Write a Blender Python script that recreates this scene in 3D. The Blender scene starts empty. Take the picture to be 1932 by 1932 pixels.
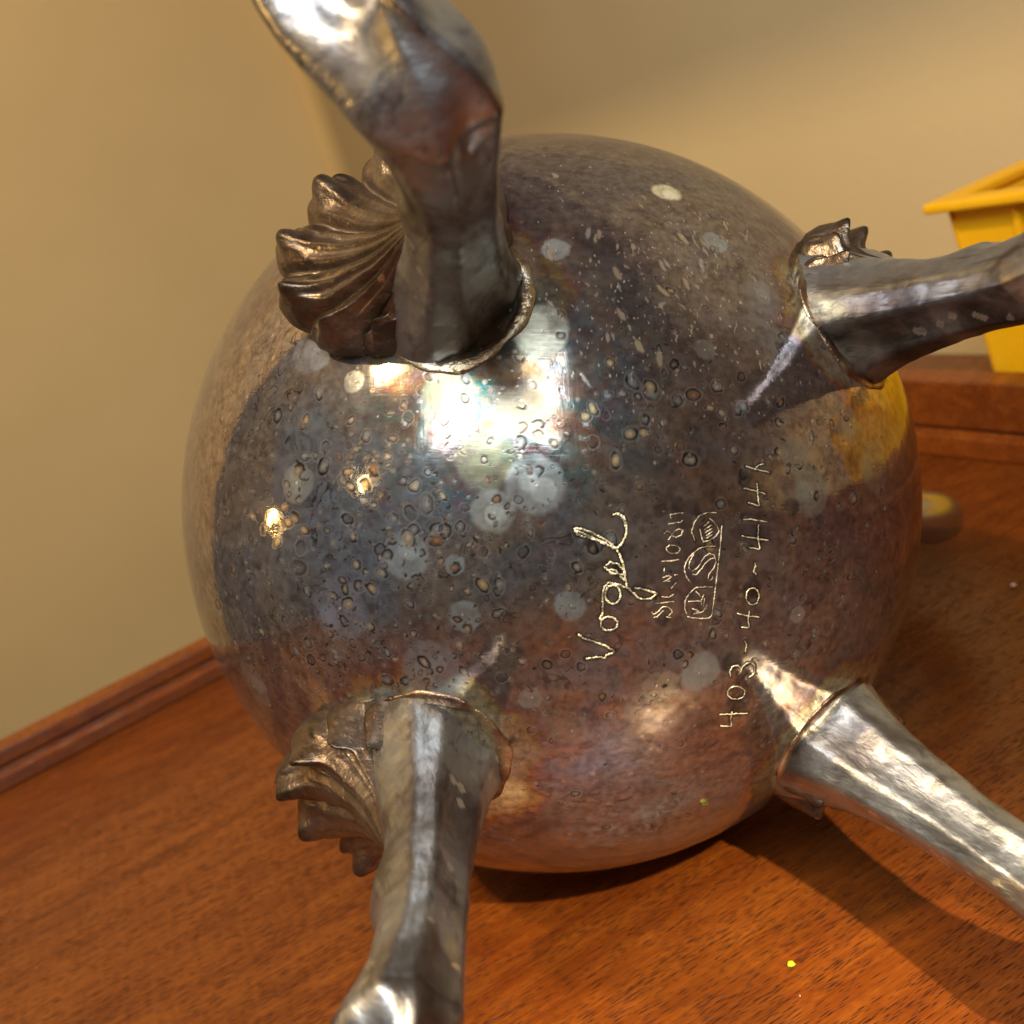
import bpy, math, random
import numpy as np
from mathutils import Vector, Matrix, Euler
random.seed(5); rng = np.random.default_rng(11)
scene = bpy.context.scene

# ------------------------------------------------------------------ frame of the place
# metres; desk top at z = 0; the pot's round belly (radius RB) rests on the desk at the origin
RB = 0.06
W3 = np.array([[0.94976110834, 0.31297577715, 0.0],
               [-0.10560229399, 0.32046234600, -0.94135648949],
               [-0.29462177887, 0.89406378280, 0.33741363295]])      # camera axes in the world
CAM = np.array([-0.00612011, -0.15484477, 0.11619131])
CB = np.array([0.0, 0.0, RB])
FPX = 966 / math.tan(math.radians(56.8 / 2))
def ray(p):
    v = np.array([(p[0] - 966) / FPX, -(p[1] - 966) / FPX, -1.0])
    return W3 @ (v / np.linalg.norm(v))
PZ = np.array([0.22583605, -0.96036839, 0.16337266]); PZ /= np.linalg.norm(PZ)    # pot axis, towards its underside
PX = np.array([0.91478218, 0.15140857, -0.37449835]); PX -= PZ * (PX @ PZ); PX /= np.linalg.norm(PX)
PY = np.cross(PZ, PX)
def on_belly(p):
    """a point of the belly, in the pot's own unit frame"""
    r = ray(p); o = CAM - CB; b = r @ o; disc = b * b - (o @ o - RB * RB)
    h = (o + r * (-b - math.sqrt(max(disc, 0)))) / RB
    return np.array([h @ PX, h @ PY, h @ PZ])

# ------------------------------------------------------------------ camera
cd = bpy.data.cameras.new('camera'); cam = bpy.data.objects.new('camera', cd)
scene.collection.objects.link(cam)
M = Matrix([list(W3[i]) + [CAM[i]] for i in range(3)] + [[0, 0, 0, 1]])
cam.matrix_world = M
cd.sensor_fit = 'HORIZONTAL'; cd.sensor_width = 36; cd.angle = math.radians(56.8)
cd.clip_start = 0.005; cd.clip_end = 50
cd.dof.use_dof = True; cd.dof.focus_distance = 0.115; cd.dof.aperture_fstop = 30
scene.camera = cam

# ------------------------------------------------------------------ world, lamps, exposure
world = bpy.data.worlds.new('World'); scene.world = world; world.use_nodes = True
bg = world.node_tree.nodes['Background']; bg.inputs[0].default_value = (1.0, 0.80, 0.62, 1); bg.inputs[1].default_value = 0.055

def lamp(name, kind, loc, energy, col, **kw):
    d = bpy.data.lights.new(name, kind); d.energy = energy; d.color = col
    for k, v in kw.items(): setattr(d, k, v)
    o = bpy.data.objects.new(name, d); o.location = loc; scene.collection.objects.link(o); return o
def aim(o, to, roll=0.0):
    q = (Vector(to) - o.location).to_track_quat('-Z', 'Y')
    o.rotation_euler = (q.to_matrix() @ Matrix.Rotation(roll, 3, 'Z')).to_euler()
# cool white desk lamp behind and above the camera: it is the bright patch mirrored in the belly
LA = np.array([-0.0012, -0.0466, 0.0977]) + 0.36 * np.array([0.012, -0.371, 0.929])
LR = np.array([0.0024, -0.0537, 0.0866]) + 0.30 * np.array([0.158, -0.825, 0.545])
LL = np.array([-0.0152, -0.0500, 0.0896]) + 0.34 * np.array([-0.46, -0.60, 0.640])
ex = LR - LL; wdt = np.linalg.norm(ex); ex /= wdt
ey = LA - LR; ey -= ex * (ey @ ex); hgt = np.linalg.norm(ey); ey /= hgt
ez = np.cross(ex, ey); hgt *= .80; wdt *= .93; ctr = (LL + LR) / 2 - ex * .03 * wdt + ey * hgt / 2
if ez @ (np.array([0, 0, .06]) - ctr) > 0: ex = -ex; ez = -ez
lt = lamp('desk_lamp_light', 'AREA', tuple(ctr), 1.0, (0.90, 0.96, 1.0), shape='RECTANGLE', size=wdt, size_y=hgt)
lt.rotation_euler = Matrix([[ex[i], ey[i], ez[i]] for i in range(3)]).to_euler()
# warm room lamps, then an added spot
lamp('warm_lamp_left', 'POINT', (-0.756, -0.010, 0.286), 1.5, (1.0, 0.54, 0.13), shadow_soft_size=0.014)
lamp('small_warm_bulb', 'POINT', (-0.52, -0.33, 0.43), 0.35, (1.0, 0.62, 0.22), shadow_soft_size=0.010)
lamp('warm_ceiling_lamp', 'POINT', (-0.55, -0.25, 1.05), 24.0, (1.0, 0.71, 0.37), shadow_soft_size=0.024)
sp = lamp('added_desk_spot', 'SPOT', (0.10, -0.34, 0.34), 11.0, (1.0, 0.82, 0.50), shadow_soft_size=0.004, spot_size=math.radians(17), spot_blend=1.0); aim(sp, (0.004, -0.066, 0))  # added spot that brightens the front of the desk, not a lamp of the room
scene.view_settings.view_transform = 'Standard'; scene.view_settings.look = 'None'
scene.view_settings.exposure = 0.76; scene.view_settings.gamma = 1.0
scene.render.engine = 'CYCLES'
scene.cycles.max_bounces = 8; scene.cycles.sample_clamp_indirect = 4

# ------------------------------------------------------------------ helpers
def tag(o, label=None, cat=None, group=None, kind=None):
    if label: o['label'] = label
    if cat: o['category'] = cat
    if group: o['group'] = group
    if kind: o['kind'] = kind
    return o
def link(o, parent=None):
    scene.collection.objects.link(o)
    if parent: o.parent = parent
    return o
def mesh(name, V, F, mat, parent=None, smooth=True):
    me = bpy.data.meshes.new(name)
    me.from_pydata([tuple(map(float, v)) for v in V], [], [tuple(int(i) for i in f) for f in F]); me.validate()
    if smooth: me.polygons.foreach_set('use_smooth', [True] * len(me.polygons))
    me.materials.append(mat); me.update()
    return link(bpy.data.objects.new(name, me), parent)
def grid_faces(n, m, closed_m=False, off=0):
    F = []
    for i in range(n - 1):
        for j in range(m if closed_m else m - 1):
            k = (j + 1) % m
            F.append((off + i * m + j, off + i * m + k, off + (i + 1) * m + k, off + (i + 1) * m + j))
    return F
def interp(x, xs, ys):
    """smooth (Catmull-Rom) interpolation"""
    xs = np.asarray(xs, float); ys = np.asarray(ys, float); x = np.asarray(x, float)
    m = np.gradient(ys, xs); i = np.clip(np.searchsorted(xs, x) - 1, 0, len(xs) - 2)
    h = xs[i + 1] - xs[i]; t = (x - xs[i]) / h
    return ((2*t**3 - 3*t**2 + 1) * ys[i] + (t**3 - 2*t**2 + t) * h * m[i] + (-2*t**3 + 3*t**2) * ys[i+1] + (t**3 - t**2) * h * m[i+1])
_perm = rng.integers(0, 2**31, 4096)
def vnoise(P):
    P = np.asarray(P, float); I = np.floor(P).astype(np.int64); f = P - I; f = f * f * (3 - 2 * f)
    out = 0
    for dx in (0, 1):
        for dy in (0, 1):
            for dz in (0, 1):
                h = (I[..., 0] + dx) * 73856093 ^ (I[..., 1] + dy) * 19349663 ^ (I[..., 2] + dz) * 83492791
                v = _perm[h & 4095] / 2**31
                w = (f[..., 0] if dx else 1 - f[..., 0]) * (f[..., 1] if dy else 1 - f[..., 1]) * (f[..., 2] if dz else 1 - f[..., 2])
                out = out + v * w
    return out * 2 - 1
def fbm(P, o=3):
    s = 0; a = 1
    for k in range(o): s = s + a * vnoise(P * 2**k + 17.3 * k); a *= .5
    return s

class NT:
    def __init__(s, name):
        s.m = bpy.data.materials.new(name); s.m.use_nodes = True; s.t = s.m.node_tree; s.t.nodes.clear()
        s.out = s.t.nodes.new('ShaderNodeOutputMaterial')
    def n(s, typ, **kw):
        nd = s.t.nodes.new('ShaderNode' + typ)
        for k, v in kw.items(): setattr(nd, k, v)
        return nd
    def l(s, a, b): s.t.links.new(a, b)
    def setin(s, nd, key, v):
        if hasattr(v, 'is_output'): s.l(v, nd.inputs[key])
        else: nd.inputs[key].default_value = v
    def noise(s, vec, scale, detail=4, rough=.55, dist=0.0):
        nd = s.n('TexNoise'); s.l(vec, nd.inputs['Vector'])
        nd.inputs['Scale'].default_value = scale; nd.inputs['Detail'].default_value = detail
        nd.inputs['Roughness'].default_value = rough; nd.inputs['Distortion'].default_value = dist
        return nd.outputs['Fac']
    def ramp(s, fac, stops, interp='LINEAR'):
        nd = s.n('ValToRGB'); s.l(fac, nd.inputs[0]); cr = nd.color_ramp; cr.interpolation = interp
        while len(cr.elements) < len(stops): cr.elements.new(0.5)
        for e, (p, c) in zip(cr.elements, stops):
            e.position = p; e.color = (*c, 1) if len(c) == 3 else c
        return nd.outputs[0]
    def mix(s, fac, a, b, typ='MIX'):
        nd = s.n('Mix', data_type='RGBA', blend_type=typ)
        s.setin(nd, 0, fac)
        for i, v in ((6, a), (7, b)):
            if hasattr(v, 'is_output'): s.l(v, nd.inputs[i])
            else: nd.inputs[i].default_value = (*v, 1)
        return nd.outputs[2]
    def math(s, op, a, b=None, clamp=False):
        nd = s.n('Math', operation=op, use_clamp=clamp); s.setin(nd, 0, a)
        if b is not None: s.setin(nd, 1, b)
        return nd.outputs[0]
    def mapr(s, v, a, b, c=0.0, d=1.0, smooth=False):
        nd = s.n('MapRange'); nd.interpolation_type = 'SMOOTHSTEP' if smooth else 'LINEAR'
        s.l(v, nd.inputs[0])
        for i, x in enumerate((a, b, c, d)): s.setin(nd, 1 + i, x)
        return nd.outputs[0]
    def mapping(s, vec, scale=(1, 1, 1), rot=(0, 0, 0)):
        nd = s.n('Mapping'); s.l(vec, nd.inputs[0]); nd.inputs['Scale'].default_value = scale; nd.inputs['Rotation'].default_value = rot
        return nd.outputs[0]
    def bump(s, h, strength, dist, normal=None):
        nd = s.n('Bump'); s.l(h, nd.inputs['Height']); nd.inputs['Strength'].default_value = strength; nd.inputs['Distance'].default_value = dist
        if normal: s.l(normal, nd.inputs['Normal'])
        return nd.outputs[0]
    def pbr(s, **kw):
        nd = s.n('BsdfPrincipled')
        for k, v in kw.items():
            if isinstance(v, tuple): v = (*v, 1) if len(v) == 3 else v
            s.setin(nd, k, v)
        return nd.outputs[0]
    def done(s, sh): s.l(sh, s.out.inputs[0]); return s.m

# ------------------------------------------------------------------ materials
def mat_wall():
    t = NT('painted_wall'); co = t.n('TexCoord').outputs['Object']
    c = t.ramp(t.noise(co, 6, 3), [(.3, (.57, .455, .255)), (.7, (.63, .51, .29))])
    c = t.mix(t.mapr(t.noise(co, 1.7, 4, .6), .35, .7, 0, .22), c, (.52, .41, .21))
    b = t.bump(t.noise(co, 300, 3), .12, .002)
    return t.done(t.pbr(**{'Base Color': c, 'Roughness': .75, 'Normal': b}))
GA = math.atan2(.30, .954)
def mat_wood(name='mahogany', ang=GA, dark=1.0):
    t = NT(name); co = t.n('TexCoord').outputs['Object']
    g = t.mapping(co, rot=(0, 0, -ang))
    st = t.mapping(g, scale=(1, 9, 9))
    big = t.noise(st, 9, 4, .6, .4)
    fig = t.noise(t.mapping(g, scale=(1.0, 3.0, 3.0)), 22, 3, .5, .3)
    c = t.ramp(big, [(.30, (.125 * dark, .024 * dark, .0025 * dark)), (.5, (.20 * dark, .045 * dark, .0045 * dark)), (.72, (.30 * dark, .078 * dark, .008 * dark))])
    c = t.mix(t.mapr(fig, .35, .7, 0, .45), c, (.26 * dark, .06 * dark, .006 * dark))
    c = t.mix(t.mapr(t.noise(t.mapping(g, scale=(1, 3.2, 3.2)), 75, 3, .6, .5), .40, .66, 0, .55), c, (.37 * dark, .105 * dark, .011 * dark))
    c = t.mix(t.mapr(t.noise(t.mapping(g, scale=(1, 2.0, 2.0)), 420, 2, .5, .3), .40, .62, 0, .40), c, (.15 * dark, .036 * dark, .006 * dark))
    # short dark pores drawn out along the grain, in two sizes
    pd = None
    where = t.mapr(t.noise(t.mapping(g, scale=(1, 5, 5)), 40, 3), .36, .60, .10, .92)
    for sx, sy, hi in ((300, 2700, .42), (520, 4000, .40)):
        p1 = t.n('TexVoronoi', feature='F1'); t.l(t.mapping(g, scale=(sx, sy, sy)), p1.inputs['Vector']); p1.inputs['Scale'].default_value = 1
        pp = t.mapr(p1.outputs['Distance'], .10, hi, 1, 0)
        pr = t.n('SeparateColor'); t.l(p1.outputs['Color'], pr.inputs[0])
        pp = t.math('MULTIPLY', pp, t.math('LESS_THAN', pr.outputs[0], where))
        pd = pp if pd is None else t.math('MAXIMUM', pd, pp)
    fib = t.noise(t.mapping(g, scale=(90, 2400, 2400)), 1, 3)
    c = t.mix(t.mapr(fib, .35, .65, .45, 0), c, (.10 * dark, .020 * dark, .004 * dark))
    c = t.mix(t.math('MULTIPLY', pd, .95), c, (.022, .006, .002))
    lines = t.noise(t.mapping(g, scale=(14, 620, 620)), 1, 3, .6)
    c = t.mix(t.mapr(lines, .44, .32, 0, .40), c, (.07, .014, .003))
    rip = t.noise(t.mapping(g, scale=(420, 260, 260)), 1, 2)
    h = t.math('ADD', t.math('MULTIPLY', rip, .5), t.math('MULTIPLY', pd, -.8))
    b = t.bump(h, .35, .0006)
    r = t.mapr(fib, .3, .7, .22, .38)
    return t.done(t.pbr(**{'Base Color': c, 'Roughness': r, 'Normal': b, 'Specular IOR Level': .45}))
def mat_plastic():
    t = NT('yellow_plastic'); co = t.n('TexCoord').outputs['Object']
    c = t.ramp(t.noise(co, 30, 3), [(.3, (.78, .42, .004)), (.7, (.84, .47, .006))])
    c = t.mix(t.mapr(t.noise(co, 130, 5, .7), .55, .75, 0, .35), c, (.60, .30, .01))
    sc = t.noise(t.mapping(co, scale=(60, 900, 300), rot=(.4, .3, .8)), 1, 2)
    c = t.mix(t.mapr(sc, .66, .74, 0, .4), c, (.85, .62, .15))
    return t.done(t.pbr(**{'Base Color': c, 'Roughness': t.mapr(t.noise(co, 60, 4), .3, .7, .34, .55), 'Normal': t.bump(t.noise(co, 900, 2), .08, .0004), 'Subsurface Weight': .0}))
def mat_plain(name, col, rough=.6, metal=0.0):
    t = NT(name); co = t.n('TexCoord').outputs['Object']
    c = t.ramp(t.noise(co, 300, 2), [(.3, tuple(x * .85 for x in col)), (.7, col)])
    return t.done(t.pbr(**{'Base Color': c, 'Roughness': rough, 'Metallic': metal}))
def mat_belly():
    t = NT('tarnished_silver'); co = t.n('TexCoord').outputs['Object']
    zone = t.n('Attribute', attribute_name='zone'); mark = t.n('Attribute', attribute_name='mark')
    zs = t.n('SeparateColor'); t.l(zone.outputs['Color'], zs.inputs[0])
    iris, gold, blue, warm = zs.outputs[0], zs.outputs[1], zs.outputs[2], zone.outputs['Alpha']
    n1 = t.noise(co, 42, 5, .6, .6); n2 = t.noise(co, 95, 5, .62, .3); n3 = t.noise(co, 900, 3, .6); n4 = t.noise(co, 28, 4, .55, 1.2)
    c = t.ramp(n1, [(.33, (.16, .115, .105)), (.43, (.28, .22, .205)), (.47, (.33, .26, .205)), (.53, (.38, .32, .27)), (.56, (.26, .22, .215)), (.70, (.30, .27, .275))])
    c = t.mix(t.math('MULTIPLY', t.mapr(n4, .42, .54), t.math('ADD', t.math('MULTIPLY', blue, .95), .10)), c, (.265, .32, .42))
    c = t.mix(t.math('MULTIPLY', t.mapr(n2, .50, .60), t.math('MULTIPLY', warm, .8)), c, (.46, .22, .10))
    c = t.mix(t.mapr(n2, .60, .72, 0, .35), c, (.28, .27, .22))
    # thin-film colours of the tarnish, placed and darkened where the desk lamp is mirrored
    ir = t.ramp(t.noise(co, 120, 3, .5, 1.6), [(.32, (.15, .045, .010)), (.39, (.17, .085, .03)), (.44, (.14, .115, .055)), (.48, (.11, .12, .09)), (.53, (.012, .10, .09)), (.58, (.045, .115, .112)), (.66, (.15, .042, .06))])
    gd = t.ramp(t.math('ADD', gold, t.math('MULTIPLY', t.math('SUBTRACT', n2, .5), .9)), [(.10, (.25, .19, .21)), (.30, (.34, .17, .18)), (.46, (.38, .21, .11)), (.66, (.46, .34, .15)), (.95, (.55, .48, .33))])
    c = t.mix(t.mapr(gold, .0, .55, 0, .92), c, gd)
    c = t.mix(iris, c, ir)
    c = t.mix(t.mapr(n3, .35, .62, .55, 0), c, (.085, .066, .06))
    n5 = t.noise(co, 330, 4, .65, .4)
    c = t.mix(t.mapr(n5, .54, .68, 0, .40), c, (.36, .33, .32))
    c = t.mix(t.mapr(n5, .44, .32, 0, .45), c, (.075, .055, .05))
    # broken dark contour lines of the spotting
    rg = t.noise(co, 230, 3, .5, .8); gate = t.noise(co, 110, 2)
    ln = t.math('LESS_THAN', t.math('ABSOLUTE', t.math('SUBTRACT', rg, .5)), .014)
    ln = t.math('MULTIPLY', ln, t.mapr(gate, .50, .60))
    ln = t.math('MULTIPLY', ln, t.math('ADD', .25, t.math('MULTIPLY', blue, .6)))
    c = t.mix(ln, c, (.022, .017, .015))
    # paler tone painted in to strengthen the desk and wall reflections
    boost = t.n('Attribute', attribute_name='refl_boost').outputs['Fac']
    c = t.mix(t.math('MULTIPLY', boost, t.mapr(n2, .30, .55, .55, 1)), c, (.44, .45, .42))
    # light flecks
    fv = t.n('TexVoronoi', feature='F1'); t.l(co, fv.inputs['Vector']); fv.inputs['Scale'].default_value = 620
    fs = t.n('SeparateColor'); t.l(fv.outputs['Color'], fs.inputs[0])
    fl = t.math('MULTIPLY', t.mapr(fv.outputs['Distance'], .10, .26, 1, 0), t.math('GREATER_THAN', fs.outputs[0], .86))
    c = t.mix(t.math('MULTIPLY', fl, .55), c, (.62, .55, .45))
    c = t.mix(mark.outputs['Alpha'], c, mark.outputs['Color'])
    # polishing scratches
    sc = t.noise(t.mapping(co, scale=(60, 2600, 900), rot=(.3, .2, .9)), 1, 2)
    sc2 = t.noise(t.mapping(co, scale=(2400, 80, 700), rot=(.1, .5, .35)), 1, 2)
    h = t.math('ADD', t.math('ADD', t.math('MULTIPLY', sc, .35), t.math('MULTIPLY', sc2, .25)), t.math('MULTIPLY', n3, .3))
    b = t.bump(h, .06, .0003)
    r1 = t.math('ADD', t.math('ADD', t.mapr(n2, .35, .7, .05, .12), t.math('MULTIPLY', iris, .11)), t.math('MULTIPLY', mark.outputs['Alpha'], .12))
    a = t.pbr(**{'Base Color': c, 'Metallic': t.mapr(mark.outputs['Alpha'], 0, 1, .93, .72), 'Roughness': r1, 'Normal': b})
    d = t.pbr(**{'Base Color': c, 'Metallic': .80, 'Roughness': .50, 'Normal': b})
    mx = t.n('MixShader'); mx.inputs[0].default_value = .18; t.l(a, mx.inputs[1]); t.l(d, mx.inputs[2])
    return t.done(mx.outputs[0])
def mat_leg():
    t = NT('cast_silver'); co = t.n('TexCoord').outputs['Object']
    geo = t.n('NewGeometry')
    n1 = t.noise(co, 70, 5, .6, .4); n2 = t.noise(co, 260, 4, .6); 
    ln = t.noise(t.mapping(co, scale=(700, 700, 90)), 1, 3)
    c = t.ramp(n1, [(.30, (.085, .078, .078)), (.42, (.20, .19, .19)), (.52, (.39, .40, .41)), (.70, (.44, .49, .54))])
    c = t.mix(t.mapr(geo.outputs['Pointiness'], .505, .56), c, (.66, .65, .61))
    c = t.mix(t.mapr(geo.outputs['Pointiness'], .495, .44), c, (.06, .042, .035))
    c = t.mix(t.mapr(n2, .52, .75, 0, .5), c, (.085, .075, .075))
    c = t.mix(t.mapr(ln, .42, .30, 0, .5), c, (.075, .065, .06))
    h = t.math('ADD', t.math('MULTIPLY', ln, .8), t.math('MULTIPLY', n2, .5))
    b = t.bump(h, .40, .0005)
    r = t.mapr(n2, .35, .7, .30, .46)
    return t.done(t.pbr(**{'Base Color': c, 'Metallic': .95, 'Roughness': r, 'Normal': b}))
def mat_shell():
    t = NT('dark_cast_silver'); co = t.n('TexCoord').outputs['Object']; geo = t.n('NewGeometry')
    n1 = t.noise(co, 120, 5, .6, .4); n2 = t.noise(co, 420, 4, .65)
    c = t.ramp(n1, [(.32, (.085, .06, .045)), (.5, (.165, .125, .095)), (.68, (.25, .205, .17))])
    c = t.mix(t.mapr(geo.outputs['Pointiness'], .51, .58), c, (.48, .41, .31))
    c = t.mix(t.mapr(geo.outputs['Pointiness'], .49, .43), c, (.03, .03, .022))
    c = t.mix(t.mapr(n2, .5, .7, 0, .5), c, (.07, .05, .04))
    b = t.bump(n2, .55, .0006)
    return t.done(t.pbr(**{'Base Color': c, 'Metallic': .92, 'Roughness': t.mapr(n2, .35, .7, .30, .46), 'Normal': b}))
def mat_solder():
    t = NT('polished_solder'); co = t.n('TexCoord').outputs['Object']
    c = t.ramp(t.noise(co, 150, 4), [(.36, (.05, .035, .03)), (.46, (.24, .15, .10)), (.54, (.42, .33, .20)), (.66, (.52, .46, .36))])
    b = t.bump(t.noise(co, 900, 4, .65), .6, .0005)
    return t.done(t.pbr(**{'Base Color': c, 'Metallic': .95, 'Roughness': .30, 'Normal': b}))
def mat_scratch(name, col):
    t = NT(name); co = t.n('TexCoord').outputs['Object']
    c = t.ramp(t.noise(co, 900, 2), [(.38, tuple(x * .22 for x in col)), (.56, col)])
    return t.done(t.pbr(**{'Base Color': c, 'Metallic': .55, 'Roughness': .38, 'Normal': t.bump(t.noise(co, 2500, 3), .8, .0003)}))
MW = mat_wall(); MWOOD = mat_wood(dark=.80); MPL = mat_plastic(); MB = mat_belly(); ML = mat_leg(); MS = mat_solder(); MSH = mat_shell()
MSCR = mat_scratch('scratched_bright_silver', (.95, .86, .58)); MST = mat_scratch('stamped_silver', (.85, .72, .52))

# ------------------------------------------------------------------ desk, rails, walls
DL = np.array([.9004, .4350]); DL /= np.linalg.norm(DL)          # along the left rail and the grain
DN = np.array([-DL[1], DL[0]])                                   # away behind the left rail
U_R, V_L = .1495, .1440                                          # faces of the right and left rails (u along DL, v along DN)
def uv(u, v, z): q = DL * u + DN * v; return (q[0], q[1], z)
def slab(name, u0, u1, v0, v1, z0, z1, mat, parent=None, bevel=.0012):
    V = [uv(u, v, z) for z in (z0, z1) for u, v in ((u0, v0), (u1, v0), (u1, v1), (u0, v1))]
    F = [(3, 2, 1, 0), (4, 5, 6, 7), (0, 1, 5, 4), (1, 2, 6, 5), (2, 3, 7, 6), (3, 0, 4, 7)]
    o = mesh(name, V, F, mat, parent, smooth=False)
    if bevel:
        b = o.modifiers.new('bevel', 'BEVEL'); b.width = bevel; b.segments = 3; b.limit_method = 'NONE'
        o.data.polygons.foreach_set('use_smooth', [True] * 6)
    return o
def empty(name, loc=(0, 0, 0)):
    o = bpy.data.objects.new(name, None); o.location = loc; o.empty_display_size = .02; return link(o)
desk = empty('desk'); tag(desk, 'reddish brown mahogany desk with a raised back rail, under the silver pot', 'desk')
slab('desk_top', -.75, U_R + .085, -.55, V_L + .016, -.028, 0, MWOOD, desk, .002)
def profile_rail(name, prof, length_axis, parent):
    """a moulded rail: prof is (offset behind the face, height)"""
    V = []
    a, b = ((-.75, U_R + .012) if length_axis == 'u' else (-.55, V_L + .011))
    for e in (a, b):
        for o_, z in prof: V.append(uv(e, V_L + o_, z) if length_axis == 'u' else uv(U_R + o_, e, z))
    n = len(prof); F = [(i, (i + 1) % n, n + (i + 1) % n, n + i) for i in range(n)] + [tuple(range(n))[::-1], tuple(range(n, 2 * n))]
    o = mesh(name, V, F, MWOOD2, parent, smooth=False)
    b_ = o.modifiers.new('bevel', 'BEVEL'); b_.width = .0005; b_.segments = 2
    return o
MWOOD2 = mat_wood('mahogany_rail', math.atan2(DL[1], DL[0]), .92); MWOOD3 = MWOOD2
profile_rail('back_rail', [(0, .0002), (0, .0046), (.0022, .0051), (.0022, .0066), (.0012, .0070), (.0012, .0112), (.0085, .0116), (.0085, .0002)], 'u', desk)
profile_rail('side_rail', [(0, .0002), (0, .0066), (.0024, .0072), (.0024, .0086), (.0010, .0092), (.0010, .0230), (.0090, .0236), (.0090, .0002)], 'v', desk)
U_W = .252; Y_C = (U_W + .0152) / .372; X_C = -.0169 - .07 * Y_C
V_W = float(np.array([X_C, Y_C]) @ DN)
wl = slab('wall', -.50, U_W + .1, V_W, V_W + .1, -.75, 1.7, MW, None, 0); tag(wl, kind='structure')
wr = slab('wall', U_W, U_W + .1, -1.4, V_W - .0005, -.75, 1.7, MW, None, 0); tag(wr, kind='structure')
# unseen cupboard form, added and sized to shade the upper right wall
SH_Z = .495
shelf = empty('added_cupboard', uv(U_W - .0005, .1, SH_Z)); tag(shelf, 'added wooden cupboard form, unseen, shading the upper right wall', 'cupboard')
def shelf_part(name, *a):
    o = slab(name, *a, MWOOD2, None, .001); o.parent = shelf; o.matrix_parent_inverse = Matrix.Translation(shelf.location).inverted(); return o
shelf_part('bottom_board', -.10, U_W - .001, -.6, .384, SH_Z, SH_Z + .018)
shelf_part('top_board', -.10, U_W - .001, -.6, .384, SH_Z + .30, SH_Z + .318)
for v in (-.6, -.117, .366): shelf_part('side_panel', -.098, U_W - .001, v, v + .018, SH_Z + .0185, SH_Z + .2995)

# ------------------------------------------------------------------ yellow plastic tray behind the side rail
tray = empty('plastic_tray'); tag(tray, 'bright yellow ribbed plastic tray standing behind the wooden side rail', 'tray')
TZ = .0690
def at_height(p, z): r = ray(p); return CAM + r * ((z - CAM[2]) / r[2])
P0 = at_height((1737, 388), TZ); tu, tv = P0[:2] @ DL, P0[:2] @ DN
def tp(u, v, z): return uv(tu + u, tv - v, z)       # u: back, v: along the front, to the right
LT, WT = .20, .058
def rect_ring(u0, u1, v0, v1, z): return [tp(u0, v0, z), tp(u1, v0, z), tp(u1, v1, z), tp(u0, v1, z)]
ins = .0055; tap = .006
rings = [rect_ring(ins, WT - ins, ins, LT - ins, TZ - .004), rect_ring(ins + tap * .55, WT - ins - tap * .55, ins + tap, LT - ins - tap, .0005),
         ]
V = rings[0] + rings[1] + rect_ring(ins + .002, WT - ins - .002, ins + .002, LT - ins - .002, TZ - .004) + rect_ring(ins + .002 + tap * .55, WT - ins - .002 - tap * .55, ins + .002 + tap, LT - ins - .002 - tap, .003)
F = [(0, 1, 5, 4), (1, 2, 6, 5), (2, 3, 7, 6), (3, 0, 4, 7), (4, 5, 6, 7), (8, 9, 13, 12), (9, 10, 14, 13), (10, 11, 15, 14), (11, 8, 12, 15), (12, 13, 14, 15), (0, 1, 9, 8), (1, 2, 10, 9), (2, 3, 11, 10), (3, 0, 8, 11)]
o = mesh('tray_body', V, F, MPL, tray, False); b = o.modifiers.new('bevel', 'BEVEL'); b.width = .002; b.segments = 3
V = rect_ring(0, WT, 0, LT, TZ - .0030) + rect_ring(0, WT, 0, LT, TZ) + rect_ring(ins + .0023, WT - ins - .0023, ins + .0023, LT - ins - .0023, TZ) + rect_ring(ins + .0023, WT - ins - .0023, ins + .0023, LT - ins - .0023, TZ - .0030)
F = [(i + a, (i + 1) % 4 + a, (i + 1) % 4 + b_, i + b_) for a, b_ in ((0, 4), (4, 8), (8, 12), (12, 0)) for i in range(4)]
o = mesh('rim', V, F, MPL, tray, False); b = o.modifiers.new('bevel', 'BEVEL'); b.width = .0009; b.segments = 2
for k in range(6):
    vv = ins + .018 + k * .029; V = []
    for z, s in ((TZ - .005, 0), (.001, 1)):
        u = ins + tap * .55 * s
        V += [tp(u - .0014, vv, z), tp(u + .001, vv, z), tp(u + .001, vv + .0022, z), tp(u - .0014, vv + .0022, z)]
    o = mesh('rib', V, [(0, 1, 2, 3), (7, 6, 5, 4), (0, 4, 5, 1), (1, 5, 6, 2), (2, 6, 7, 3), (3, 7, 4, 0)], MPL, tray, False)
    b = o.modifiers.new('bevel', 'BEVEL'); b.width = .0005; b.segments = 2

# ------------------------------------------------------------------ the pot
pot = bpy.data.objects.new('silver_pot', None); link(pot)
pot.matrix_world = Matrix([[PX[i], PY[i], PZ[i], CB[i]] for i in range(3)] + [[0, 0, 0, 1]])
tag(pot, 'tarnished silver four-legged pot lying on its side on the desk, scratched underside facing out', 'silver pot')
AZ = [math.radians(a) for a in (133.81, 46.4, -46.19, -136.11)]
TH = math.radians(40.2)

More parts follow.
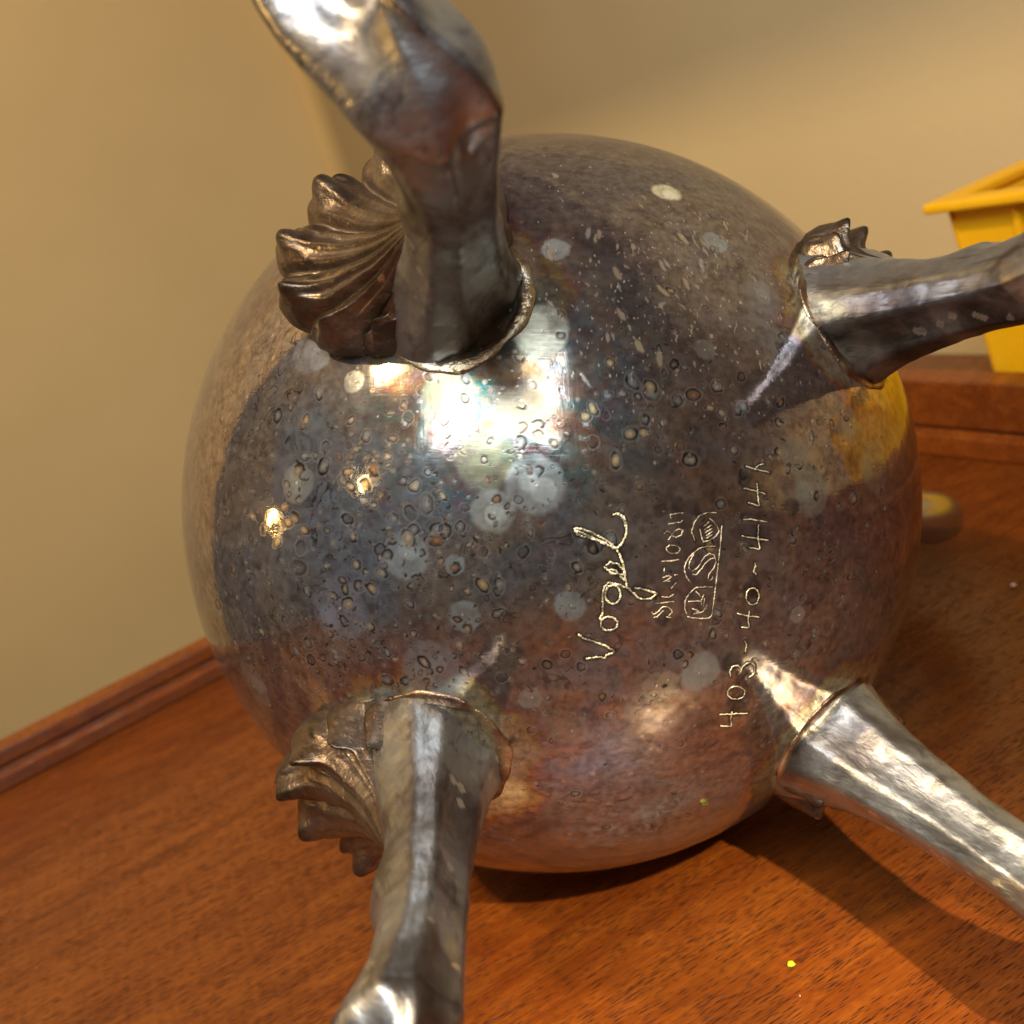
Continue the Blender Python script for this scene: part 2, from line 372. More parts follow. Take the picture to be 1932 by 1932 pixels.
# belly: dense cap of real surface carrying the tarnish marks
N = 1100
g = np.linspace(-1, 1, N); A_, B_ = np.meshgrid(g, g, indexing='ij')
with np.errstate(divide='ignore', invalid='ignore'):
    big = np.abs(A_) > np.abs(B_)
    r_ = np.where(big, np.abs(A_), np.abs(B_))
    ph = np.where(big, (math.pi / 4) * np.where(A_ == 0, 0, B_ / np.where(A_ == 0, 1, A_)) + np.where(A_ < 0, math.pi, 0),
                  math.pi / 2 - (math.pi / 4) * np.where(B_ == 0, 0, A_ / np.where(B_ == 0, 1, B_)) + np.where(B_ < 0, math.pi, 0))
TMAX = math.radians(100)
th = TMAX * (.67 * r_ + .33 * r_**3)
D = np.stack([np.sin(th) * np.cos(ph), np.sin(th) * np.sin(ph), np.cos(th)], -1).reshape(-1, 3)
mark = np.zeros((N * N, 4), np.float32); mark[:, :3] = .3
hgt_ = np.zeros(N * N)
PXR = 1 / 1000.0          # about one photo pixel (of 1932) on the belly, in belly radii
warp = np.stack([vnoise(D * 38 + s) for s in (0, 31.7, 63.1)], -1) * .0028 + np.stack([vnoise(D * 130 + s) for s in (7, 41.7, 83.1)], -1) * .0020
DW = D + warp
def near(c, rad):
    return np.nonzero((D @ c) > math.cos(rad))[0]
def blend(i, col, al):
    al = np.clip(al, 0, 1).astype(np.float32); a0 = mark[i, 3]
    out = al + a0 * (1 - al); w = np.where(out > 1e-5, al / np.maximum(out, 1e-5), 0)[:, None]
    mark[i, :3] = mark[i, :3] * (1 - w) + np.asarray(col, np.float32) * w; mark[i, 3] = out
def sstep(x, a, b): t = np.clip((x - a) / (b - a), 0, 1); return t * t * (3 - 2 * t)
def disc(c, rad, col, al=.75, soft=.12, wp=1.0, ring=None):
    i = near(c, rad * 1.5 + .02); d = np.linalg.norm(D[i] + warp[i] * wp - c, axis=1) / rad
    tex = 1 + .22 * vnoise(D[i] * 160) + .30 * vnoise(D[i] * 45)
    blend(i, col, al * (1 - sstep(d, 1 - soft, 1 + soft * .4)) * tex)
    if ring is not None: blend(i, ring, .5 * np.exp(-((d - 1) / .07)**2))
def pit(c, rad, fill, rim=(.018, .014, .012), arc=1.0, rimw=.24, al=.85, e=1.0, ang=0.0):
    i = near(c, rad * 2.6 + .006)
    t1 = np.cross(c, [0.31, .9, .2]); t1 /= np.linalg.norm(t1); t2 = np.cross(c, t1)
    q = DW[i] - c; x = q @ t1; y = q @ t2
    x, y = x * math.cos(ang) + y * math.sin(ang), -x * math.sin(ang) + y * math.cos(ang)
    d = np.hypot(x / e, y * e) / rad; f = np.arctan2(y, x)
    if fill is not None:
        blend(i, fill, al * (1 - sstep(d, .72, .98)))
        blend(i, np.minimum(np.array(fill) * 1.5 + .03, .95), .5 * (1 - sstep(d, .2, .42)))
        blend(i, np.array(fill) * .45, .5 * np.exp(-((d - .60) / .09)**2))
    blend(i, (.38, .35, .31), .38 * np.exp(-((d - 1.36) / .12)**2))
    a0 = rng.uniform(0, 6.28); am = 1.0 if arc >= 1 else sstep(np.cos(f - a0), math.cos(math.pi * arc) - .2, math.cos(math.pi * arc) + .2)
    blend(i, rim, .97 * np.exp(-((d - 1.02) / rimw)**2) * am)
    hgt_[i] += -.00013 * np.exp(-((d - 1.02) / .3)**2) * am
def fleck(c, ln, wd, dirp, col, al=.8):
    i = near(c, ln * 1.4); t1 = dirp - c * (dirp @ c); t1 /= np.linalg.norm(t1); t2 = np.cross(c, t1)
    q = DW[i] - c; d = np.hypot((q @ t1) / ln, (q @ t2) / wd); blend(i, col, al * (1 - sstep(d, .75, 1.05)))
    blend(i, (.09, .06, .045), .5 * np.exp(-((d - 1.15) / .15)**2))
# big soft grey-green discs, where they are
for x, y, r, col, al in [(1048, 470, 31, (.36, .40, .39), .85), (1020, 622, 60, (.42, .42, .33), .85), (1350, 457, 30, (.36, .41, .44), .8), (765, 1048, 50, (.29, .34, .37), .8),
        (560, 912, 44, (.26, .28, .26), .75), (815, 1265, 68, (.24, .26, .27), .75), (1322, 1268, 46, (.25, .29, .30), .85), (877, 1163, 34, (.27, .31, .31), .85), (1075, 1143, 32, (.27, .31, .32), .85),
        (1000, 1318, 26, (.27, .30, .29), .7), (915, 868, 62, (.17, .18, .11), .7), (845, 742, 56, (.15, .17, .11), .75), (985, 772, 52, (.20, .17, .11), .75), (930, 965, 46, (.34, .37, .34), .75), (1010, 915, 60, (.38, .42, .42), .6),
        (858, 1065, 22, (.28, .34, .38), .85), (735, 1320, 34, (.25, .27, .27), .7), (1530, 930, 52, (.24, .26, .24), .6), (1500, 860, 40, (.20, .22, .20), .6), (668, 720, 26, (.33, .35, .34), .7), (590, 660, 60, (.27, .29, .33), .55),
        (1440, 560, 50, (.26, .25, .25), .5), (1240, 1295, 34, (.27, .24, .19), .6), (1260, 1285, 24, (.28, .26, .2), .6), (1505, 1160, 20, (.30, .29, .26), .8), (1330, 660, 24, (.28, .28, .25), .6), (640, 1150, 70, (.22, .23, .30), .55),
        (1650, 880, 60, (.20, .21, .18), .5), (1600, 800, 46, (.2, .2, .18), .5), (480, 1290, 60, (.22, .23, .23), .5), (1075, 1380, 40, (.25, .2, .15), .5)]:
    c = on_belly((x, y)); disc(c, r * PXR * .97, col, al * .85, .16)
    if r > 40:
        for k in range(2): disc(on_belly((x + rng.uniform(-.3, .3) * r, y + rng.uniform(-.3, .3) * r)), r * PXR * rng.uniform(.25, .5), tuple(np.array(col) * 1.22), .5, .2)
    pit(on_belly((x + rng.uniform(-4, 4), y + rng.uniform(-4, 4))), .0025, (.7, .68, .6), arc=.3)
# pits with dark rims: a dense crowd on the left, thinner elsewhere
fills = [None, None, (.20, .20, .20), (.30, .26, .21), (.30, .24, .16), (.22, .21, .20), (.36, .30, .21), (.16, .12, .10), (.25, .26, .27), None, None, None, (.24, .13, .07), (.2, .19, .17)]
def scatter(n, cx, cy, sx, sy, rmin, rmax, arcs=(.35, 1.0)):
    k = 0
    while k < n:
        x, y = rng.normal(cx, sx), rng.normal(cy, sy)
        if math.hypot(x - 1031, y - 952) > 660: continue
        c = on_belly((x, y)); r = rmin * (rmax / rmin) ** (rng.random()**1.7) * PXR
        pit(c, r, fills[rng.integers(len(fills))], rim=(.009, .008, .008) if rng.random() < .75 else (.05, .035, .025), arc=rng.uniform(*arcs) * .8 if rng.random() < .78 else 1.0,
            rimw=rng.uniform(.16, .34), e=rng.uniform(1, 1.25), ang=rng.uniform(0, 3.1)); k += 1
scatter(420, 690, 1050, 200, 180, 2.6, 11)
scatter(170, 620, 1270, 150, 75, 2.4, 9)
scatter(160, 930, 960, 170, 160, 2.8, 12)
scatter(90, 1300, 790, 180, 60, 2.8, 12)
scatter(90, 1560, 850, 90, 120, 2.4, 10)
scatter(90, 1150, 1300, 220, 140, 2.6, 10)
scatter(80, 1480, 1120, 110, 150, 2.6, 10)
scatter(80, 1350, 560, 160, 110, 2.2, 8, (.2, .7))
scatter(190, 460, 1020, 50, 220, 2.2, 8, (.3, .8))
scatter(16, 690, 1030, 150, 130, 11, 17)
for k in range(330):       # small black crusts and curved edges
    x, y = (rng.normal(620, 170), rng.normal(1090, 190)) if k < 250 else (rng.normal(1300, 250), rng.normal(950, 200))
    if math.hypot(x - 1031, y - 952) > 650: continue
    fleck(on_belly((x, y)), rng.uniform(2.5, 8) * PXR, rng.uniform(1.6, 3.2) * PXR, rng.normal(size=3), (.02, .016, .014), .9)
# dark crusts round the scratched writing
for x, y, r in [(1248, 962, 18), (1280, 952, 20), (1310, 955, 20), (1210, 1000, 9), (1180, 1040, 20), (1165, 1075, 16), (1110, 1020, 14), (1385, 1085, 10), (1425, 1010, 24), (1405, 905, 20), (1390, 1330, 34), (1380, 1250, 26), (1250, 1170, 18), (1335, 1215, 14), (1420, 1110, 26), (1545, 985, 16), (1495, 955, 17)]:
    disc(on_belly((x, y)), r * PXR, (.045, .032, .028), .75, .35, 1.6)
# cream flecks dragged one way on the upper right
fd = on_belly((1260, 560)) - on_belly((1225, 480))
for k in range(150):
    x, y = rng.normal(1290, 150), rng.normal(520, 100)
    if math.hypot(x - 1031, y - 952) > 650: continue
    s = rng.random()**2.2
    fleck(on_belly((x, y)), (4 + 16 * s) * PXR, (2.0 + 6 * s * rng.random()) * PXR, fd + .03 * rng.normal(size=3), [(.52, .42, .28), (.45, .36, .26), (.40, .38, .35)][k % 3], .75)
for k in range(420):
    x, y = rng.normal(1200, 210), rng.normal(560, 150)
    if math.hypot(x - 1031, y - 952) > 660: continue
    fleck(on_belly((x, y)), rng.uniform(1.6, 4) * PXR, 1.7 * PXR, fd, (.66, .58, .48), .8)
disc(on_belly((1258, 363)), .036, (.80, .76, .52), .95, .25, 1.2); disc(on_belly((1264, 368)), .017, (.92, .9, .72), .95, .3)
for x, y in [(1152, 682), (1228, 730), (1120, 770), (1105, 785), (1160, 868), (1215, 815), (1190, 818), (1340, 770), (655, 890), (545, 985), (690, 915), (578, 790), (575, 1000), (700, 1112), (910, 1105), (1015, 820), (1340, 1030)]:
    pit(on_belly((x, y)), rng.uniform(7, 12) * PXR, (.42, .31, .16), arc=.6, e=rng.uniform(1, 1.3), ang=rng.uniform(0, 3))
# ---- writing on the underside: scratched by hand, and struck marks
def c5(X, Y): return ((2150 + X * .5693) / 1.98758, (1700 + Y * .5693) / 1.98758)
def c6(X, Y): return ((2350 + X * .2587) / 1.98758, (1880 + Y * .2588) / 1.98758)
def ell(cx, cy, rx, ry, n=22, rot=0): return [(cx + rx * math.cos(2 * math.pi * i / n + rot), cy + ry * math.sin(2 * math.pi * i / n + rot)) for i in range(n + 1)]
def strokes(name, lines, conv, rad, mat, jag):
    V, F = [], []
    for ln in lines:
        pts = np.array([conv(*p) for p in ln]); seg = np.linalg.norm(np.diff(pts, axis=0), axis=1); cs = np.concatenate([[0], np.cumsum(seg)])
        n = max(3, int(cs[-1] / 2.0)); s = np.linspace(0, cs[-1], n)
        pp = np.stack([np.interp(s, cs, pts[:, 0]), np.interp(s, cs, pts[:, 1])], -1) + rng.normal(0, jag, (n, 2))
        path = np.array([on_belly(p) for p in pp]); up = path.mean(0)
        r = rad * (1 + .35 * np.sin(s * 1.1) * rng.uniform(.3, 1) + rng.normal(0, .15, n)).clip(.45, 1.6); r[0] *= .6; r[-1] *= .6
        v, f = sweep(path * RB * 1.0003, r, 7, .7, up=up); o = len(V); V += v; F += [tuple(i + o for i in q) for q in f]
    return mesh(name, V, F, mat, belly)
vog = [[(30, 1190), (60, 1215), (130, 1240), (200, 1262), (240, 1285), (268, 1303), (255, 1318), (215, 1330), (205, 1350), (170, 1340), (130, 1348), (80, 1350)],
       ell(235, 1122, 57, 45), [(185, 1110), (175, 1085), (190, 1060), (195, 1000), (192, 960), (196, 920), (205, 880), (235, 850), (300, 865), (350, 885)],
       ell(260, 930, 50, 62), [(350, 880), (390, 915), (420, 945), (460, 962), (510, 958), (552, 925), (500, 905), (440, 890), (400, 885)],
       [(355, 880), (345, 830), (335, 780), (325, 720), (305, 665), (285, 635)], [(210, 745), (240, 715), (290, 730), (335, 770), (340, 800), (250, 790), (205, 750)], [(215, 765), (280, 775), (350, 850)],
       [(285, 635), (200, 585), (100, 555), (25, 535), (5, 492), (60, 495), (120, 520), (200, 560), (290, 630), (330, 580), (352, 520), (350, 470), (335, 420), (290, 395), (260, 410)],
       [(20, 510), (70, 530), (130, 555), (210, 600)], [(345, 490), (338, 440), (310, 405), (280, 395)]]
num = [[(965, 1795), (1040, 1798), (1035, 1755), (1045, 1700)], [(965, 1720), (1150, 1712)], ell(1072, 1577, 58, 42),
       [(1035, 1468), (1030, 1440), (1045, 1405), (1080, 1395), (1105, 1420), (1100, 1445), (1110, 1410), (1140, 1382), (1175, 1375), (1195, 1400), (1190, 1450), (1155, 1475)],
       [(1130, 1235), (1140, 1265), (1130, 1310)], [(1105, 1145), (1160, 1148), (1150, 1100), (1160, 1040)], [(1080, 1055), (1150, 1070), (1225, 1080)], ell(1180, 942, 42, 55),
       [(1195, 720), (1200, 745), (1185, 775), (1205, 800)], [(1155, 620), (1230, 632), (1215, 560), (1220, 470)], [(1110, 545), (1200, 560), (1290, 575)], [(1120, 435), (1180, 435), (1285, 455)],
       [(1150, 325), (1225, 348), (1215, 280), (1210, 195)], [(1120, 230), (1190, 245), (1265, 268)], [(1135, 85), (1200, 105), (1290, 125)], [(1200, 100), (1225, 75), (1255, 72)]]
st = [[(1380, 350), (1350, 700), (1310, 1050), (1275, 1350), (1235, 1650), (1200, 1690), (1080, 1700), (960, 1690), (880, 1670)],
      [(1300, 165), (1160, 165), (1050, 210), (980, 310), (940, 440), (990, 580)], [(1060, 400), (1080, 500), (1110, 585), (1190, 570), (1290, 510), (1340, 430), (1280, 310), (1200, 250)],
      [(1110, 370), (1200, 290)], [(1120, 420), (1230, 340)], [(1130, 460), (1240, 390)], [(1150, 500), (1250, 430)], [(1160, 540), (1240, 480)],
      [(1290, 650), (1160, 650), (1050, 680), (930, 780), (860, 880), (835, 980), (860, 1090), (950, 1210)],
      [(975, 760), (920, 860), (900, 960), (950, 1010), (1010, 980), (1070, 900), (1130, 800), (1200, 750), (1270, 780), (1295, 880), (1260, 970), (1190, 1060), (1180, 1130), (1220, 1150), (1250, 1090)],
      [(950, 1060), (1010, 1065), (1080, 980), (1150, 890), (1220, 830), (1270, 820)],
      [(1250, 1240), (1120, 1240), (1000, 1250), (900, 1340), (850, 1440), (840, 1540), (870, 1640)], [(890, 1450), (1080, 1445), (1090, 1530)], [(1000, 1300), (1070, 1380)], [(1080, 1440), (1120, 1350)],
      [(950, 1550), (1050, 1590), (960, 1640), (1100, 1600), (1170, 1500)], [(1130, 1400), (1110, 1530)],
      [(360, 1600), (390, 1640), (450, 1600), (510, 1540), (570, 1520), (640, 1560), (660, 1600), (610, 1660)], [(540, 1580), (440, 1670), (390, 1680)], [(570, 1670), (650, 1690)],
      [(410, 1480), (690, 1450)], [(500, 1380), (610, 1390), (690, 1340)], [(520, 1110), (580, 1080), (650, 1090), (600, 1130), (520, 1170), (570, 1150), (640, 1160)], [(690, 1070), (740, 1060)], [(640, 1270), (690, 1210), (730, 1170)],
      [(550, 960), (540, 1030)], [(500, 870), (640, 865), (760, 840)], [(570, 670), (620, 635), (720, 640), (785, 690), (740, 750), (640, 755), (580, 720), (570, 670)],
      [(540, 470), (580, 430), (630, 450), (660, 500), (720, 520), (790, 490), (820, 420), (760, 400), (700, 430), (660, 480), (600, 560)],
      [(600, 330), (700, 310), (790, 300), (820, 270)], [(640, 250), (630, 190), (700, 180), (830, 165)]]
sub = np.nonzero((D @ on_belly((1270, 1110))) > math.cos(.50))[0]; Ds = D[sub]
def groove_shade(lines, conv, w, dark):  # dents the strokes and paints dark shading beside them for depth
    best = np.full(len(sub), 9.0)
    for ln in lines:
        pts = np.array([conv(*p) for p in ln]); seg = np.linalg.norm(np.diff(pts, axis=0), axis=1); cs = np.concatenate([[0], np.cumsum(seg)])
        q = np.linspace(0, cs[-1], max(3, int(cs[-1] / 3.0)))
        for x, y in zip(np.interp(q, cs, pts[:, 0]), np.interp(q, cs, pts[:, 1])):
            best = np.minimum(best, ((Ds - on_belly((x, y)))**2).sum(1))
    d = np.sqrt(best) + .0022 * vnoise(Ds * 60) + .0012 * vnoise(Ds * 150)
    blend(sub, (.03, .022, .018), dark * (1 - sstep(d, w * .5, w * 1.4)))
    hgt_[sub] -= .0005 * np.exp(-(d / w)**2)
groove_shade(vog, c5, .0055, .85); groove_shade(num, c5, .0048, .75); groove_shade(st, c6, .0030, .65)
PYUP = np.array([PX[2], PY[2], PZ[2]])        # 'up' in the pot's frame
# zones: thin film, polish near the solder, blue and warm areas
zone = np.zeros((N * N, 4), np.float32)
def blob(x, y, r): c = on_belly((x, y)); return np.exp(-(np.linalg.norm(D - c, axis=1) / (r * PXR))**2)
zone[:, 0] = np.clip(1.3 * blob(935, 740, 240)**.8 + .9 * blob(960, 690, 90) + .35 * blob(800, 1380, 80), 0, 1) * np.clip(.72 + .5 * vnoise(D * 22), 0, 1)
zone[:, 2] = np.clip(blob(640, 1050, 270) + .8 * blob(560, 700, 150) + .6 * blob(900, 1000, 200) + .6 * blob(1090, 700, 90) + .35 * blob(1480, 640, 110) + .55 * blob(1180, 1330, 260) + .6 * blob(1500, 1150, 170) + .9 * blob(1250, 1570, 230) + .5 * blob(1450, 1450, 120), 0, 1)
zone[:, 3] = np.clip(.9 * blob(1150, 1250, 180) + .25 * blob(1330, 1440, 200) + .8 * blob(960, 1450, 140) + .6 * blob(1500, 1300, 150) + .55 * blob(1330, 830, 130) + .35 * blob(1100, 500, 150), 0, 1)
gz = np.zeros(N * N)
for a in AZ:
    c = np.array([math.sin(TH) * math.cos(a), math.sin(TH) * math.sin(a), math.cos(TH)])
    d = np.linalg.norm(D - c, axis=1); gz = np.maximum(gz, 1 - sstep(d + .035 * vnoise(D * 14) + .02 * vnoise(D * 40), .155, .275))
zone[:, 1] = gz
hgt_ += .0005 * vnoise(D * 9) + .00025 * vnoise(D * 40)
P = D * (RB * (1 + hgt_))[:, None]
me = bpy.data.meshes.new('belly'); me.vertices.add(N * N); me.vertices.foreach_set('co', P.astype(np.float32).ravel())
idx = np.arange(N * N).reshape(N, N)
Q = np.stack([idx[:-1, :-1], idx[1:, :-1], idx[1:, 1:], idx[:-1, 1:]], -1).reshape(-1, 4)
nq = len(Q); me.loops.add(nq * 4); me.loops.foreach_set('vertex_index', Q.ravel().astype(np.int32))
me.polygons.add(nq); me.polygons.foreach_set('loop_start', np.arange(0, nq * 4, 4, dtype=np.int32)); 
me.update(calc_edges=True); me.polygons.foreach_set('use_smooth', np.ones(nq, bool))
pol = np.degrees(np.arccos(np.clip(D[:, 2], -1, 1)))
refl_boost = np.clip(.45 * blob(1260, 1600, 190) + .25 * blob(1060, 1620, 150) + .22 * sstep(pol + 4 * vnoise(D * 6), 66, 80) * sstep(D @ PYUP, .1, .6), 0, .85)
at = me.attributes.new('refl_boost', 'FLOAT', 'POINT'); at.data.foreach_set('value', refl_boost.astype(np.float32))
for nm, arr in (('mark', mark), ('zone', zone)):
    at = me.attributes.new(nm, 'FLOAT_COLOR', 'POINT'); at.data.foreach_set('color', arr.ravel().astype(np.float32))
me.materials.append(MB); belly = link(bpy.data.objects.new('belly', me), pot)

def lathe(name, prof, mat, parent, n=96):
    V = [(r * RB * math.cos(2 * math.pi * k / n), r * RB * math.sin(2 * math.pi * k / n), z * RB) for r, z in prof for k in range(n)]
    return mesh(name, V, grid_faces(len(prof), n, True), mat, parent)
c104 = math.radians(99.6)
lathe('neck', [(.999 * math.sin(c104), .999 * math.cos(c104))] + [(math.sin(t), math.cos(t)) for t in np.radians(np.linspace(102, 128, 10))] + [(.74, -.70), (.72, -.78), (.73, -.88), (.76, -.98), (.80, -1.05), (.815, -1.07), (.80, -1.075), (.74, -1.0), (.70, -.88), (.69, -.78), (.70, -.7)], ML, pot)
lathe('inside_floor', [(.0005, -.5), (.4, -.52), (.70, -.66)], ML, pot, 64)

def sweep(path, rad, ns=14, flat=1.0, up=None):
    path = np.asarray(path, float); n = len(path); V = []
    T = np.gradient(path, axis=0); T /= np.linalg.norm(T, axis=1)[:, None]
    u = np.asarray(up if up is not None else [0, 0, 1.0])
    for i in range(n):
        s = np.cross(T[i], u); s /= max(np.linalg.norm(s), 1e-9); w = np.cross(s, T[i]); r = rad[i] if hasattr(rad, '__len__') else rad
        for k in range(ns):
            a = 2 * math.pi * k / ns; V.append(path[i] + s * (r * math.cos(a)) + w * (r * flat * math.sin(a)))
    F = grid_faces(n, ns, True); F += [tuple(range(ns))[::-1], tuple((n - 1) * ns + k for k in range(ns))]
    return V, F
# loop handle on the side between the two right-hand legs
ctl = np.array([[.93, -.30], [1.15, -.24], [1.40, -.20], [1.56, -.26], [1.635, -.42], [1.61, -.62], [1.48, -.82], [1.22, -.96], [1.0, -1.0], [.80, -.98]])
ss = np.linspace(0, 9, 70); hr = interp(ss, range(10), ctl[:, 0]); hz = interp(ss, range(10), ctl[:, 1])
HA = math.radians(-2.5)
V, F = sweep(np.stack([hr * math.cos(HA), hr * math.sin(HA), hz], -1) * RB, RB * .092, 20, 1.0, up=[-math.sin(HA), math.cos(HA), 0])
mesh('handle', V, F, mat_plain('smooth_silver', (.52, .54, .57), .30, 1.0), pot)

# ---- legs
def leg_mesh(k, seed):
    zs = np.concatenate([np.linspace(.60, 1.22, 110), np.linspace(1.224, 1.39, 60)])
    kz = [.60, .70, .80, .90, 1.0, 1.1, 1.19, 1.26, 1.32, 1.39]
    rin = interp(zs, kz, [.47, .490, .545, .605, .650, .690, .722, .748, .772, .800])
    rout = interp(zs, kz, [.86, .845, .825, .812, .815, .838, .865] + ([.888, .915, .985] if k == 3 else [.925, 1.02, 1.24]))
    hw = interp(zs, kz, [.20, .182, .138, .108, .090, .078, .071, .073, .080, .095])
    sp_ = [1, .87, 1, 1][k]; mid = np.clip((zs - .75) / .5, 0, 1); rin = rin - (1 - sp_) * mid * .9; rout = rout - (1 - sp_) * mid * .9
    spur = .030 * np.exp(-((zs - 1.13) / .035)**2); rout = rout + spur
    half = np.array([(-.93, 0), (-.95, .25), (-1.01, .50), (-.94, .62), (-.80, .76), (-.70, .93), (-.52, 1.0), (-.28, .97), (.10, .98), (.42, .86), (.60, .66), (.86, .42), (1.0, .0)])
    loop = np.concatenate([half, (half[1:-1] * [1, -1])[::-1]])
    ns = 112; L = np.concatenate([loop, loop[:1]]); seg = np.linalg.norm(np.diff(L, axis=0), axis=1); cs = np.concatenate([[0], np.cumsum(seg)])
    q = np.linspace(0, cs[-1], ns, endpoint=False); sec = np.stack([np.interp(q, cs, L[:, 0]), np.interp(q, cs, L[:, 1])], -1)
    sm = sec.copy()
    for _ in range(5): sm = .5 * sm + .25 * (np.roll(sm, 1, 0) + np.roll(sm, -1, 0))
    rc = (rin + rout) / 2; rh = (rout - rin) / 2
    R_ = rc[:, None] + rh[:, None] * sm[None, :, 0]; T_ = hw[:, None] * sm[None, :, 1]
    Z_ = np.repeat(zs[:, None], ns, 1)
    # the foot scrolls: its sole slopes back towards the toe
    bl = np.clip((zs - 1.15) / .27, 0, 1)[:, None]; bl = bl * bl * (3 - 2 * bl)
    Z_ = Z_ - bl * (.24 * np.clip(R_ - .80, 0, 1) + .25 * T_)
    Pn = np.stack([R_ * 9, T_ * 9, Z_ * 7], -1) + seed * 13.7
    dn = .0034 * vnoise(Pn) + .0016 * vnoise(Pn * 2.7) + .0010 * vnoise(Pn * 7)
    dR = R_ - rc[:, None]; nn = np.sqrt(dR**2 + T_**2) + 1e-6
    R_ = R_ + dR / nn * dn; T_ = T_ + T_ / nn * dn
    # rounded sole
    cR, cT = R_[-1].mean(), T_[-1].mean(); zl = Z_[-1].copy(); r1, t1_ = R_[-1].copy(), T_[-1].copy()
    for b in np.linspace(.12, 1, 12):
        q = math.sqrt(1 - (b * .995)**2)
        R_ = np.vstack([R_, cR + (r1 - cR) * q]); T_ = np.vstack([T_, cT + (t1_ - cT) * q]); Z_ = np.vstack([Z_, zl + .06 * b + .012 * vnoise(np.stack([(cR + (r1 - cR) * q) * 14, (cT + (t1_ - cT) * q) * 14, zl * 0 + seed], -1)) * b])
    a = AZ[k]; er = np.array([math.cos(a), math.sin(a), 0]); et = np.array([-math.sin(a), math.cos(a), 0])
    V = (R_[..., None] * er + T_[..., None] * et + Z_[..., None] * np.array([0, 0, 1.0])).reshape(-1, 3)
    n = len(R_); F = grid_faces(n, ns, True)
    cbot = V[(n - 1) * ns:].mean(0) + [0, 0, .004]; V = np.vstack([V, cbot]); ci = len(V) - 1
    F += [((n - 1) * ns + (j + 1) % ns, (n - 1) * ns + j, ci)[::-1] for j in range(ns)]
    return V * RB, F
def sph(c, t1, t2, q, phi): 
    d = t1 * math.cos(phi) + t2 * math.sin(phi); return c * math.cos(q) + d * math.sin(q)
def shell_mesh(k, seed):
    """fan of leaf folds between the outer side of a leg and the belly"""
    a = AZ[k]; er = np.array([math.cos(a), math.sin(a), 0]); et = np.array([-math.sin(a), math.cos(a), 0]); ez_ = np.array([0, 0, 1.0])
    c = er * math.sin(TH) + ez_ * math.cos(TH); t1 = er * math.cos(TH) - ez_ * math.sin(TH); t2 = et
    apex = er * (.735 if k == 1 else .805) + ez_ * 1.03
    nph, nt = 220, 50; PH = np.linspace(-math.radians(92), math.radians(92), nph); V = []
    NL = 17; reach = [1, .52, .40, 1][k]
    for j in range(nt):
        t = j / (nt - 5) 
        for p in PH:
            lob = abs(math.cos(p * NL / 2 / 1.0)); fold = lob ** .5
            qr = .125 + .275 * reach * max(math.cos(p * .95), 0)**1.25 * (1 - (.42 * max(-math.sin(p), 0) if k == 3 else 0))
            qr *= .90 + .13 * fold
            tt = min(t, 1.0); q = qr
            rim = sph(c, t1, t2, q, p); lift = 1.01 + .085 * reach * max(math.cos(p * .9), 0) 
            rimP = rim * lift
            # trumpet curve from the leg to the rim
            base = apex + et * (.060 * math.sin(p)) * (1 - tt) + (-er) * .03 * (1 - math.cos(p)) * (1 - tt)
            w = tt ** 1.25; X = base * (1 - w) + rimP * w
            sag = c * (-.045 * math.sin(math.pi * tt)); X = X + sag * (.4 + .6 * max(math.cos(p), 0))
            nrm = (X - apex * .2); nrm = c
            X = X + nrm * (.036 * tt * (fold - .6) + .011 * tt * (abs(math.cos(p * NL * 1.5 + .4)) - .5) + .020 * max(tt - .72, 0) / .28 * float(vnoise(np.array([p * 9 + seed, tt * 9, 3.3])))) + nrm * .012 * math.sin(p * NL * 3.1) * tt * (1.1 - tt)
            # rounded bead at each leaf tip
            bead = math.exp(-((tt - .90) / .07)**2) * math.exp(-((1 - lob) / .22)**2) * .75
            X = X + (c * .040 + (rim - c * (rim @ c)) * .10) * bead
            if t > 1.0:   # roll over the rim and down into the belly
                e = (t - 1.0) / ((nt - 1) / (nt - 5) - 1.0)
                X = X * (1 - e) + rim * .97 * e + (rim - c * (rim @ c)) * .10 * math.sin(math.pi * e)
            V.append(X)
    V = np.array(V); dn = .006 * vnoise(V * 11 + seed * 5) + .003 * vnoise(V * 30 + seed)
    V = V + V / np.linalg.norm(V, axis=1)[:, None] * dn[:, None]
    return V * RB, grid_faces(nt, nph)
def collar_mesh(k, seed):
    """irregular rim of solder round the foot of a leg"""
    a = AZ[k]; er = np.array([math.cos(a), math.sin(a), 0]); et = np.array([-math.sin(a), math.cos(a), 0]); ez_ = np.array([0, 0, 1.0])
    c = er * math.sin(TH) + ez_ * math.cos(TH); t1 = er * math.cos(TH) - ez_ * math.sin(TH)
    n, ns = 120, 12; V = []
    for i in range(n):
        p = 2 * math.pi * i / n
        q = .146 + .003 * math.sin(3 * p + seed) + .0015 * math.sin(7 * p + 2 * seed) + .05 * max(math.cos(p), 0)
        r = .0095 + .002 * math.sin(5 * p + seed * 1.7) + .0012 * math.sin(13 * p + seed)
        d0 = sph(c, t1, et, q, p); out = t1 * math.cos(p) + et * math.sin(p); out -= d0 * (out @ d0); out /= np.linalg.norm(out)
        for j in range(ns):
            b = 2 * math.pi * j / ns; V.append(d0 * (1 + .6 * r * math.sin(b)) + out * r * 1.5 * math.cos(b))
    V = np.array(V); V = V * (1 + .003 * vnoise(V * 26 + seed))[:, None]
    F = grid_faces(n, ns, True) + [((n - 1) * ns + j, (n - 1) * ns + (j + 1) % ns, (j + 1) % ns, j) for j in range(ns)]
    return V * RB, F
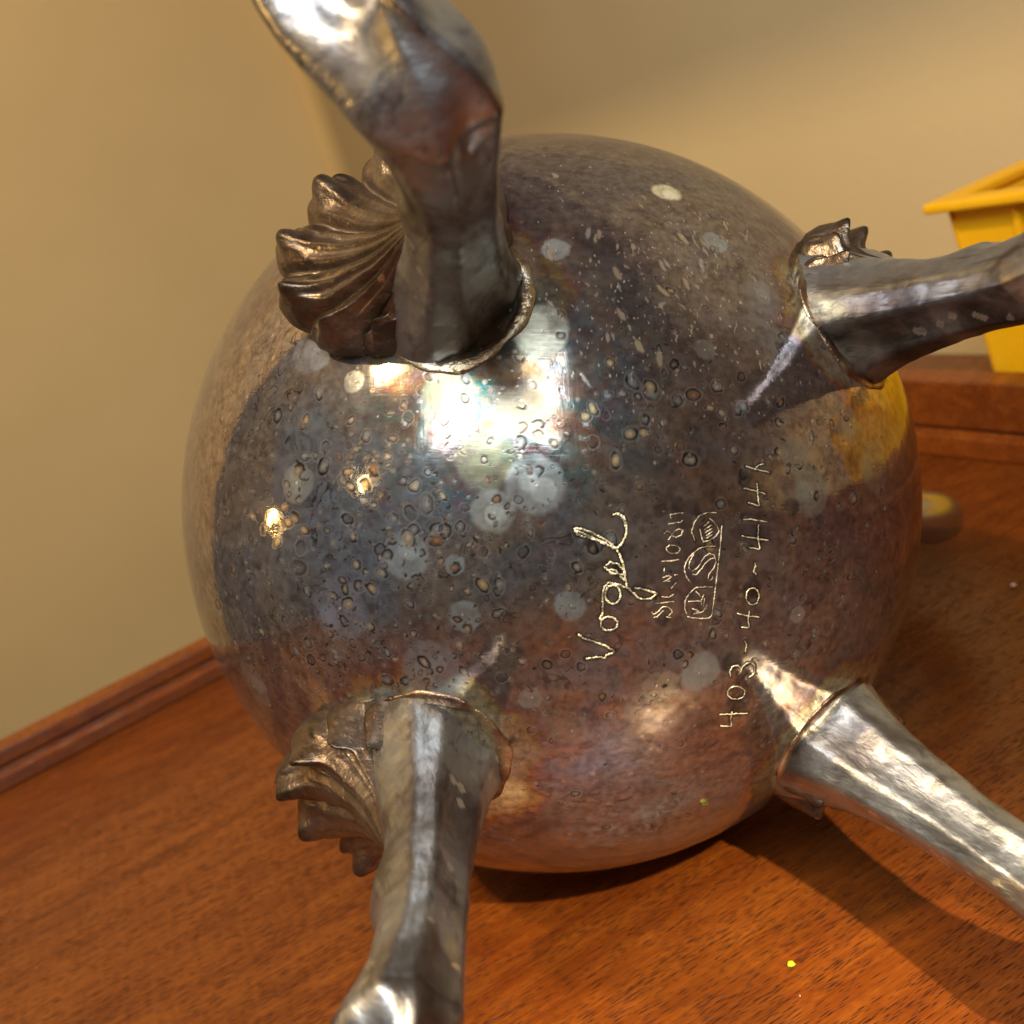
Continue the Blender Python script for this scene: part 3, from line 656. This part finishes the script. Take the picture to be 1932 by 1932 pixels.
for k in range(4):
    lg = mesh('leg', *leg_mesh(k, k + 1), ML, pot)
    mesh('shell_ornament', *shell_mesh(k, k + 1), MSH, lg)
    mesh('solder_collar', *collar_mesh(k, k + 1), MS, lg)

strokes('scratched_name', vog, c5, RB * .0019, MSCR, .6)
strokes('scratched_number', num, c5, RB * .00125, MSCR, .4)
strokes('struck_marks', st, c6, RB * .00095, MST, .3)

# ------------------------------------------------------------------ crumbs on the desk
def crumb(name, p, r, mat, label, flat=.6):
    q = at_height(p, 0.0); n = 10; V = []; 
    for i in range(6):
        for j in range(n):
            t = math.pi * i / 5; f = 2 * math.pi * j / n; w = 1 + .18 * rng.normal()
            V.append((r * math.sin(t) * math.cos(f) * w, r * math.sin(t) * math.sin(f) * w, r * flat * (1 - math.cos(t))))
    o = mesh(name, V, grid_faces(6, n, True), mat); o.location = (q[0], q[1], .00005); return tag(o, label, 'crumb')
crumb('bead_crumb', (1493, 1822), .00052, mat_plain('neon_yellow', (.85, .95, .02), .4), 'tiny neon yellow round crumb on the desk at lower right')
crumb('crumb', (1912, 1107), .0006, mat_plain('pale_crumb', (.75, .5, .32), .8), 'small pale tan crumb on the desk right of the pot')

# fine dust and lint lying on the desk
V, F = [], []
for k in range(90):
    u, v = rng.uniform(-.22, .14), rng.uniform(-.16, .13)
    p = np.array(uv(u, v, .0002)); 
    if math.hypot(p[0], p[1]) < .02: continue
    L = rng.uniform(.00008, .00022) if k % 6 else rng.uniform(.0006, .0018); w = rng.uniform(.00007, .00016) if k % 6 else .00004
    a = rng.uniform(0, 3.14); d = np.array([math.cos(a), math.sin(a), 0]) * L; e = np.array([-math.sin(a), math.cos(a), 0]) * w; h = np.array([0, 0, w]); o = len(V)
    V += [p - d - e * .5, p + d - e * .5, p + d + e * .5, p - d + e * .5, p - d * .7 + h, p + d * .7 + h]
    F += [(o, o + 1, o + 5, o + 4), (o + 2, o + 3, o + 4, o + 5), (o + 1, o + 2, o + 5), (o + 3, o, o + 4)]
dust = mesh('dust', V, F, mat_plain('pale_lint', (.55, .42, .33), .9)); tag(dust, 'fine pale dust and lint scattered over the desk', 'dust', kind='stuff')
